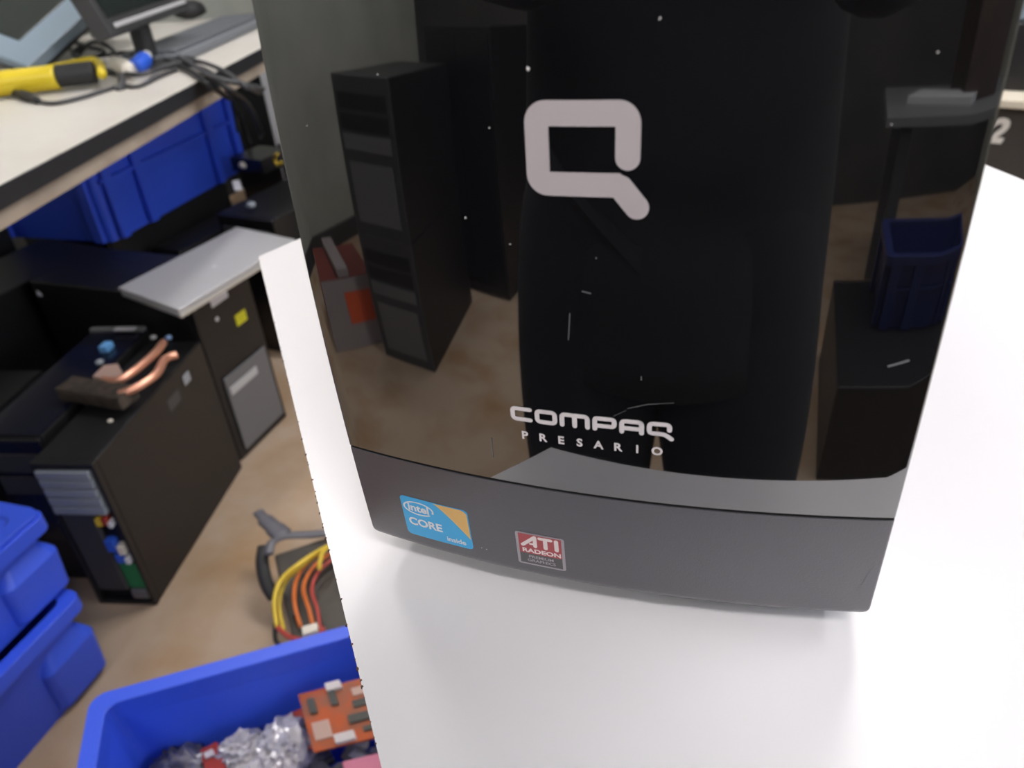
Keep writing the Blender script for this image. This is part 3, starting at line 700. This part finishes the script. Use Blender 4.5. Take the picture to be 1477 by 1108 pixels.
# keyboard
kb = thing('keyboard', 'grey computer keyboard on the workbench behind the cables', 'keyboard', (0, 0, 0))
K0 = onb(272, 88, .0); kd = bd; kn = bn
plateobj('keyboard_base', K0+Vector((0, 0, .002)), kd, kn, Vector((0, 0, 1)), -.04, .62, 0, .17, 0, .02, 'keyb', kb)
bm = bmesh.new()
for r in range(5):
    for c in range(22):
        q = K0+kd*(-.025+c*.0285)+kn*(.014+r*.029)+Vector((0, 0, .0222))
        p4 = [q, q+kd*.026, q+kd*.026+kn*.024, q+kn*.024]; loft(bm, [[p for p in p4], [p+Vector((0, 0, .008)) for p in p4]])
finish('keys', bm, 'keys', kb)['kind'] = 'stuff'
o = blob('mouse', 277, 28, BZ, .06, 'rubber', 'black computer mouse behind the grey keyboard', 'mouse', .5)
blob('adapter', 147, 58, BZ, .03, 'lgrey', 'light grey adapter lying among the black cables', 'adapter', .9)
blob('adapter', 128, 45, BZ, .045, 'dgrey', 'dark grey adapter under the corner of the dark monitor', 'adapter', .8)

# things by the bench, next to the shiny computer's left side
tag(bx('cardboard_sheet', (-.006, -.02, 0), (.006, .10, .62), 'paper', bevel=.002, mtx=Matrix.Translation((-1.03, 1.52, 0)) @ Matrix.Rotation(-.1, 4, 'Z')), 'cream cardboard strip standing upright beside the shiny tower', 'cardboard')
boxat('drive_enclosure', 380, 240, .4315, (.12, .12, .04), 'casegl', 'black drive enclosure on the black tower far back', 'drive', -.2)
boxat('label_card', 342, 268, .44, (.09, .02, .003), 'stickw', 'narrow white card on the black case behind the blue crate', 'card', -.9)
blob('metal_bracket', 355, 243, .44, .02, 'plugw', 'small pale metal bracket on the black cases', 'bracket')
blob('metal_bracket', 363, 300, .41, .014, 'steel', 'small silver bracket behind the laptop', 'bracket')
tag(tb('yellow_wire', [at(400, 222, .50), at(396, 228, .48), at(400, 238, .46), at(406, 234, .47)], .004, 'wy'), 'short yellow wire sticking out next to the shiny tower', 'wire')
tag(tb('cable', [at(345, 165, .55), at(352, 185, .50), at(362, 208, .45)], .006, 'cableb'), 'short black cable dangling in front of the beige cases', 'cable')

# ------------------------------------------------------------------ far right, behind the white table
rbz = -.34
rb = thing('equipment_box', 'dark brown box with a white number behind the white table at right', 'box', (.66, 1.62, 0), rbz)
bx('box_body', (-.30, 0, 0), (.30, .35, .605), 'boxd', rb, bevel=.004)
bx('top_board', (-.32, -.02, .6055), (.32, .37, .622), 'paper', rb, bevel=.002, label='cream top board')
bm = textbm('2', .068, 0, 0, .003, shear=.3)
me = bpy.data.meshes.new('number'); 
for v in bm.verts: v.co = (v.co.x, -.0012, v.co.y)
bm.to_mesh(me); bm.free(); me.materials.append(MT['tag2']); no = bpy.data.objects.new('number', me); COL.objects.link(no); no.parent = rb; no.location = (-.180, 0, .553); no['label'] = 'white numeral 2'
tag(bx('storage_box', (0, 0, 0), (.34, .24, .13), 'case', bevel=.004, mtx=Matrix.Translation((.38, 1.78, .6225)) @ Matrix.Rotation(rbz, 4, 'Z')), 'black storage box on top of the dark brown box', 'box')
tag(bx('storage_box', (0, 0, 0), (.30, .22, .12), 'lblue', bevel=.004, mtx=Matrix.Translation((.40, 1.80, .753)) @ Matrix.Rotation(rbz, 4, 'Z')), 'pale blue storage box at the top right corner', 'box')
pcase('black computer case on the floor in front of the dark brown box', (.66, 1.15, 0), -.3, .42, .40, .32, 'plain')

# ------------------------------------------------------------------ what the glossy panel mirrors (behind the camera)
def rtower(z, label):
    t = thing('computer_tower', label, 'computer', (-1.01-.13, -1.178-.30, z), math.radians(180)-.14, None)
    w, d, h = .27, .62, .452
    bx('chassis', (-w/2, -d/2+.01, 0), (w/2, d/2-.012, h), 'case', t, bevel=.003)
    bx('front_bezel', (-w/2, d/2-.0118, 0), (w/2, d/2, h), 'casegl', t, bevel=.003) if False else None
    # the front faces the white table (local -y after the half turn)
    bx('front_bezel', (-w/2, -d/2, 0), (w/2, -d/2+.0098, h), 'dgrey', t, bevel=.003)
    for k in range(3): bx('drive_bay_cover', (-w/2+.02, -d/2-.004, h-.09-k*.055), (w/2-.02, -d/2-.0002, h-.045-k*.055), 'mgrey' if k == 2 else 'case', t, bevel=.002)
    bx('vent_grille', (-w/2+.03, -d/2-.004, .04), (w/2-.03, -d/2-.0002, .22), 'mgrey', t, bevel=.002)
    return t
rtower(0, 'lower of the two black towers stacked on the floor, seen mirrored in the shiny panel')
rtower(.453, 'upper of the two black towers stacked on the floor, seen mirrored in the shiny panel')
ck = thing('cabinet', 'tall black cabinet behind the two stacked black towers, mirrored in the shiny panel', 'cabinet', (-1.03, -2.10, 0), .1)
bx('cabinet_body', (-.20, -.22, 0), (.20, .20, 1.02), 'case', ck, bevel=.004)
for k in range(2): bx('door', (-.19+k*.193, .2003, .05), (-.003+k*.193, .212, 1.0), 'casegl', ck, bevel=.002)
cb = thing('carton', 'orange, white and dark red carton on the floor, mirrored in the shiny panel', 'carton', (-1.50, -1.20, 0), .55)
bx('carton_body', (-.16, -.15, 0), (.16, .15, .27), 'cartonw', cb, bevel=.003)
bx('orange_print', (-.10, .1503, .12), (.06, .152, .22), 'cartono', cb, bevel=0); bx('red_print', (-.158, -.148, .2703), (.158, .148, .274), 'cartonr', cb, bevel=0)
bx('orange_print', (.1603, -.12, .10), (.162, .02, .22), 'cartono', cb, bevel=0)
st2 = bx('power_strip', (-.16, -.03, .274), (.16, .03, .31), 'cartonw', None, bevel=.004, mtx=Matrix.Translation((-1.50, -1.20, 0.001)) @ Matrix.Rotation(.55, 4, 'Z')); tag(st2, 'white power strip lying on the orange and white carton', 'power strip')
tb2 = thing('side_table', 'grey topped side table on the right, mirrored in the shiny panel', 'table', (1.45, -1.75, 0), .35)
bx('table_top', (-.62, -.35, .72), (.55, .35, .75), 'mgrey', tb2, bevel=.002)
for x in (-.56, .5):
    for y in (-.3, .27): bx('leg', (x, y, 0), (x+.04, y+.04, .7195), 'dgrey', tb2, bevel=.002)
tag(bx('wooden_box', (-.16, -.14, .751), (.16, .14, 1.05), 'wood', bevel=.003, mtx=Matrix.Translation((1.30, -1.86, 0)) @ Matrix.Rotation(.3, 4, 'Z')), 'dark brown wooden box on the side table mirrored at right', 'box')
tag(bx('paper_stack', (-.12, -.09, .7505), (.12, .09, .775), 'lgrey', bevel=.001, mtx=Matrix.Translation((1.05, -1.82, 0)) @ Matrix.Rotation(.7, 4, 'Z')), 'pale stack of papers on the side table mirrored at right', 'paper')
pcase('wide black computer case lying on the floor, mirrored at the lower right', (.84, -1.17, 0), .25, .62, .62, .30, 'plain')
MT['blue2'] = mat('navy_plastic', (.010, .018, .09), .4)
NB = crate('dark blue crate on the black case, mirrored in the shiny panel', (.86, -1.27, .302), .3, .36, .28, .20)
for o in NB.children: o.data.materials[0] = MT['blue2']

# ------------------------------------------------------------------ the photographer, seen mirrored in the panel
def skinobj(name, verts, edges, radii, m, parent, root=0, sub=2):
    me = bpy.data.meshes.new(name); me.from_pydata(verts, edges, []); me.materials.append(MT[m])
    o = bpy.data.objects.new(name, me); COL.objects.link(o); o.parent = parent
    sk = o.modifiers.new('skin', 'SKIN'); sk.use_smooth_shade = True
    lay = me.skin_vertices[0].data
    for i, r in enumerate(radii): lay[i].radius = (r, r) if not isinstance(r, tuple) else r
    for i in range(len(verts)): lay[i].use_root = (i == root)
    s = o.modifiers.new('sub', 'SUBSURF'); s.levels = sub; s.render_levels = sub
    return o
ph = thing('person', 'person in a black shirt and dark trousers holding up a phone, mirrored in the panel', 'person', (0.02, -.58, 0))
PO = Vector((0.02, -.58, 0))
def rel(p): return Vector(p)-PO
V = []; E = []; Rr = []
def add(p, r, par=None):
    V.append(rel(p)); Rr.append(r)
    if par is not None: E.append((par, len(V)-1))
    return len(V)-1
pel = add((.02, -.60, .92), (.15, .11))
wai = add((.02, -.58, 1.08), (.13, .095), pel); che = add((.02, -.53, 1.26), (.155, .105), wai); upc = add((.02, -.50, 1.38), (.13, .08), che)
nec = add((.02, -.475, 1.46), .052, upc); hd0 = add((.02, -.455, 1.53), .05, nec)
HL = {}
ph_c = CAM - FV*.012 - RV*.045 + UV*.030
for s in (-1, 1):
    sh = add((.02+s*.17, -.50, 1.38), .055, upc)
    el = add((.02+s*.27, -.44, 1.12), .042, sh)
    wrp = ph_c + RV*(s*.105) - UV*.06 - FV*.035
    wr = add(tuple(wrp), .026, el)
    pmp = ph_c + RV*(s*.096) - UV*.012 - FV*.022
    pm = add(tuple(pmp), (.030, .016), wr)
    for k in range(4):
        b0 = ph_c + RV*(s*(.094)) + UV*(.026-k*.019) - FV*.010
        b1 = ph_c + RV*(s*(.088)) + UV*(.028-k*.019) + FV*.010
        b2 = ph_c + RV*(s*(.066-.004*k)) + UV*(.030-k*.019) + FV*.0145
        if s < 0:   # fingers fold under the near end so the lens stays clear
            pass
        i0 = add(tuple(b0), .0085, pm); i1 = add(tuple(b1), .008, i0); i2 = add(tuple(b2), .007, i1)
    t0 = add(tuple(ph_c + RV*(s*.088) - UV*.030 - FV*.020), .010, pm); t1 = add(tuple(ph_c + RV*(s*.066) - UV*.018 - FV*.018), .009, t0); add(tuple(ph_c + RV*(s*.050) - UV*.004 - FV*.016), .0075, t1)
    hip = add((.02+s*.10, -.58, .86), .085, pel); kn = add((.02+s*.13, -.52, .48), .058, hip); an = add((.02+s*.14, -.58, .09), .040, kn); toe = add((.02+s*.15, -.45, .035), .030, an)
skinobj('body', [tuple(v) for v in V], E, Rr, 'skin', ph)
def clothes(name, pts, edges, radii, m): return skinobj(name, [tuple(rel(p)) for p in pts], edges, radii, m, ph)
shp = [(.0, -.575, .68), (.01, -.59, .86), (.02, -.58, 1.08), (.02, -.53, 1.26), (.02, -.50, 1.38), (.02, -.48, 1.435)]; she = [(0, 1), (1, 2), (2, 3), (3, 4), (4, 5)]; shr = [(.235, .175), (.235, .17), (.215, .14), (.22, .14), (.17, .105), .07]
for s in (-1, 1):
    wrp = ph_c + RV*(s*.112) - UV*.070 - FV*.045
    clothes('sleeve', [(.02+s*.12, -.50, 1.37), (.02+s*.19, -.50, 1.36), (.02+s*.275, -.44, 1.12), tuple(wrp)], [(0, 1), (1, 2), (2, 3)], [.085, .082, .062, .038], 'cloth')
bm = bmesh.new()
sr = [(.66, .235, .17, -.575), (.86, .23, .165, -.59), (1.08, .215, .145, -.58), (1.22, .215, .15, -.54), (1.32, .215, .138, -.515), (1.38, .205, .118, -.50), (1.42, .165, .100, -.49), (1.45, .11, .085, -.482), (1.475, .070, .068, -.475), (1.485, .066, .064, -.472)]
rr_ = []
for k in range(len(sr)-1):
    for q in range(4):
        t_ = q/4; rr_.append([a+(b-a)*t_ for a, b in zip(sr[k], sr[k+1])])
rr_.append(list(sr[-1]))
loft(bm, [[rel((.012+rx*math.cos(2*math.pi*k/48), cy_+ry*math.sin(2*math.pi*k/48), z)) for k in range(48)] for z, rx, ry, cy_ in rr_], True, False)
finish('shirt', bm, 'cloth', ph, smooth=True)
trp = [(.02, -.60, .95)]; tre = []; trr = [(.17, .13)]
for s in (-1, 1):
    b = len(trp); trp += [(s*.105, -.58, .82), (s*.118, -.545, .60), (s*.130, -.53, .46), (s*.140, -.56, .07)]; tre += [(0, b), (b, b+1), (b+1, b+2), (b+2, b+3)]; trr += [.150, .140, .126, .112]
clothes('trousers', trp, tre, trr, 'denim')
for s in (-1, 1):
    clothes('shoe', [(.02+s*.142, -.63, .045), (.02+s*.146, -.55, .05), (.02+s*.15, -.43, .035)], [(0, 1), (1, 2)], [.040, .045, .034], 'shoe')
HC = Vector((.02, -.425, 1.605)); HR = Matrix.Rotation(math.radians(-32), 4, 'X')   # the face looks down at the phone (local +y is forward)
def headpt(v):
    x, y, z = v                     # unit sphere
    w_ = 1-.30*max(0, -z)**1.5*(1 if y > -.2 else .4)
    p = Vector((x*.077*w_, y*.097*(1-.12*max(0, -z)), z*.120))
    if y > 0:
        p.y += .022*math.exp(-((x/.16)**2+((z+.12)/.20)**2))            # nose
        p.y -= .012*(math.exp(-(((x-.36)/.17)**2+((z-.08)/.12)**2))+math.exp(-(((x+.36)/.17)**2+((z-.08)/.12)**2)))   # eye sockets
        p.y += .006*math.exp(-((x/.28)**2+((z+.46)/.06)**2)) - .004*math.exp(-((x/.26)**2+((z+.50)/.02)**2))            # lips
        p.y += .008*math.exp(-((x/.25)**2+((z+.80)/.15)**2))            # chin
    return p
def sph(name, fn, m, parent, sub=5, keep=None):
    bm = bmesh.new(); bmesh.ops.create_icosphere(bm, subdivisions=sub, radius=1)
    if keep: bmesh.ops.delete(bm, geom=[v for v in bm.verts if not keep(v.co)], context='VERTS')
    for v in bm.verts: v.co = (HR @ fn(v.co)) + HC - PO
    return finish(name, bm, m, parent, smooth=True)
hd = sph('head', headpt, 'skin', ph)
hr_ = sph('hair', lambda v: headpt(v)*1.07+Vector((0, -.003, .004)), 'hair', ph, keep=lambda c: c.z > .52-.9*(-c.y if c.y < 0 else -c.y*.15) and not (c.y > .3 and c.z < .6))
so = hr_.modifiers.new('thick', 'SOLIDIFY'); so.thickness = .008
MT['eye'] = mat('eye_white', (.6, .58, .55), .2); MT['iris'] = mat('iris', (.02, .012, .008), .1); MT['lip'] = mat('lip', (.09, .035, .03), .5)
for q in (-1, 1):
    sph('eye', lambda v: v*.0105+Vector((q*.028, .0765, .010)), 'eye', hd, sub=3)
    sph('iris', lambda v: v*.0052+Vector((q*.028, .0828, .006)), 'iris', hd, sub=2)
    sph('ear', lambda v: Vector((v.x*.009, v.y*.017, v.z*.030))+Vector((q*.078, -.005, -.004)), 'skin', hd, sub=3)
sph('lips', lambda v: Vector((v.x*.022, v.y*.004, v.z*.008))+Vector((0, .0915, -.056)), 'lip', hd, sub=3)
fn = thing('phone', 'black phone held up by the photographer in front of the shiny panel', 'phone', tuple(ph_c))
for nm, a, b, c0_, c1_, m_ in (('phone_body', .078, .038, -.004, .004, 'casegl'), ('phone_screen', .074, .035, -.0048, -.0042, 'scr')):
    bm = bmesh.new(); q = [RV*x+UV*y for x, y in ((-a, -b), (a, -b), (a, b), (-a, b))]
    loft(bm, [[p+FV*c0_ for p in q], [p+FV*c1_ for p in q]]); finish(nm, bm, m_, fn, bevel=.001)

# ------------------------------------------------------------------ look
w = bpy.data.worlds.new('world'); sc.world = w; w.use_nodes = True
w.node_tree.nodes['Background'].inputs[0].default_value = (.6, .65, .7, 1); w.node_tree.nodes['Background'].inputs[1].default_value = .3
vs = sc.view_settings; vs.view_transform = 'Standard'; vs.look = 'None'; vs.gamma = 1; vs.exposure = 0.0; vs.use_curve_mapping = False
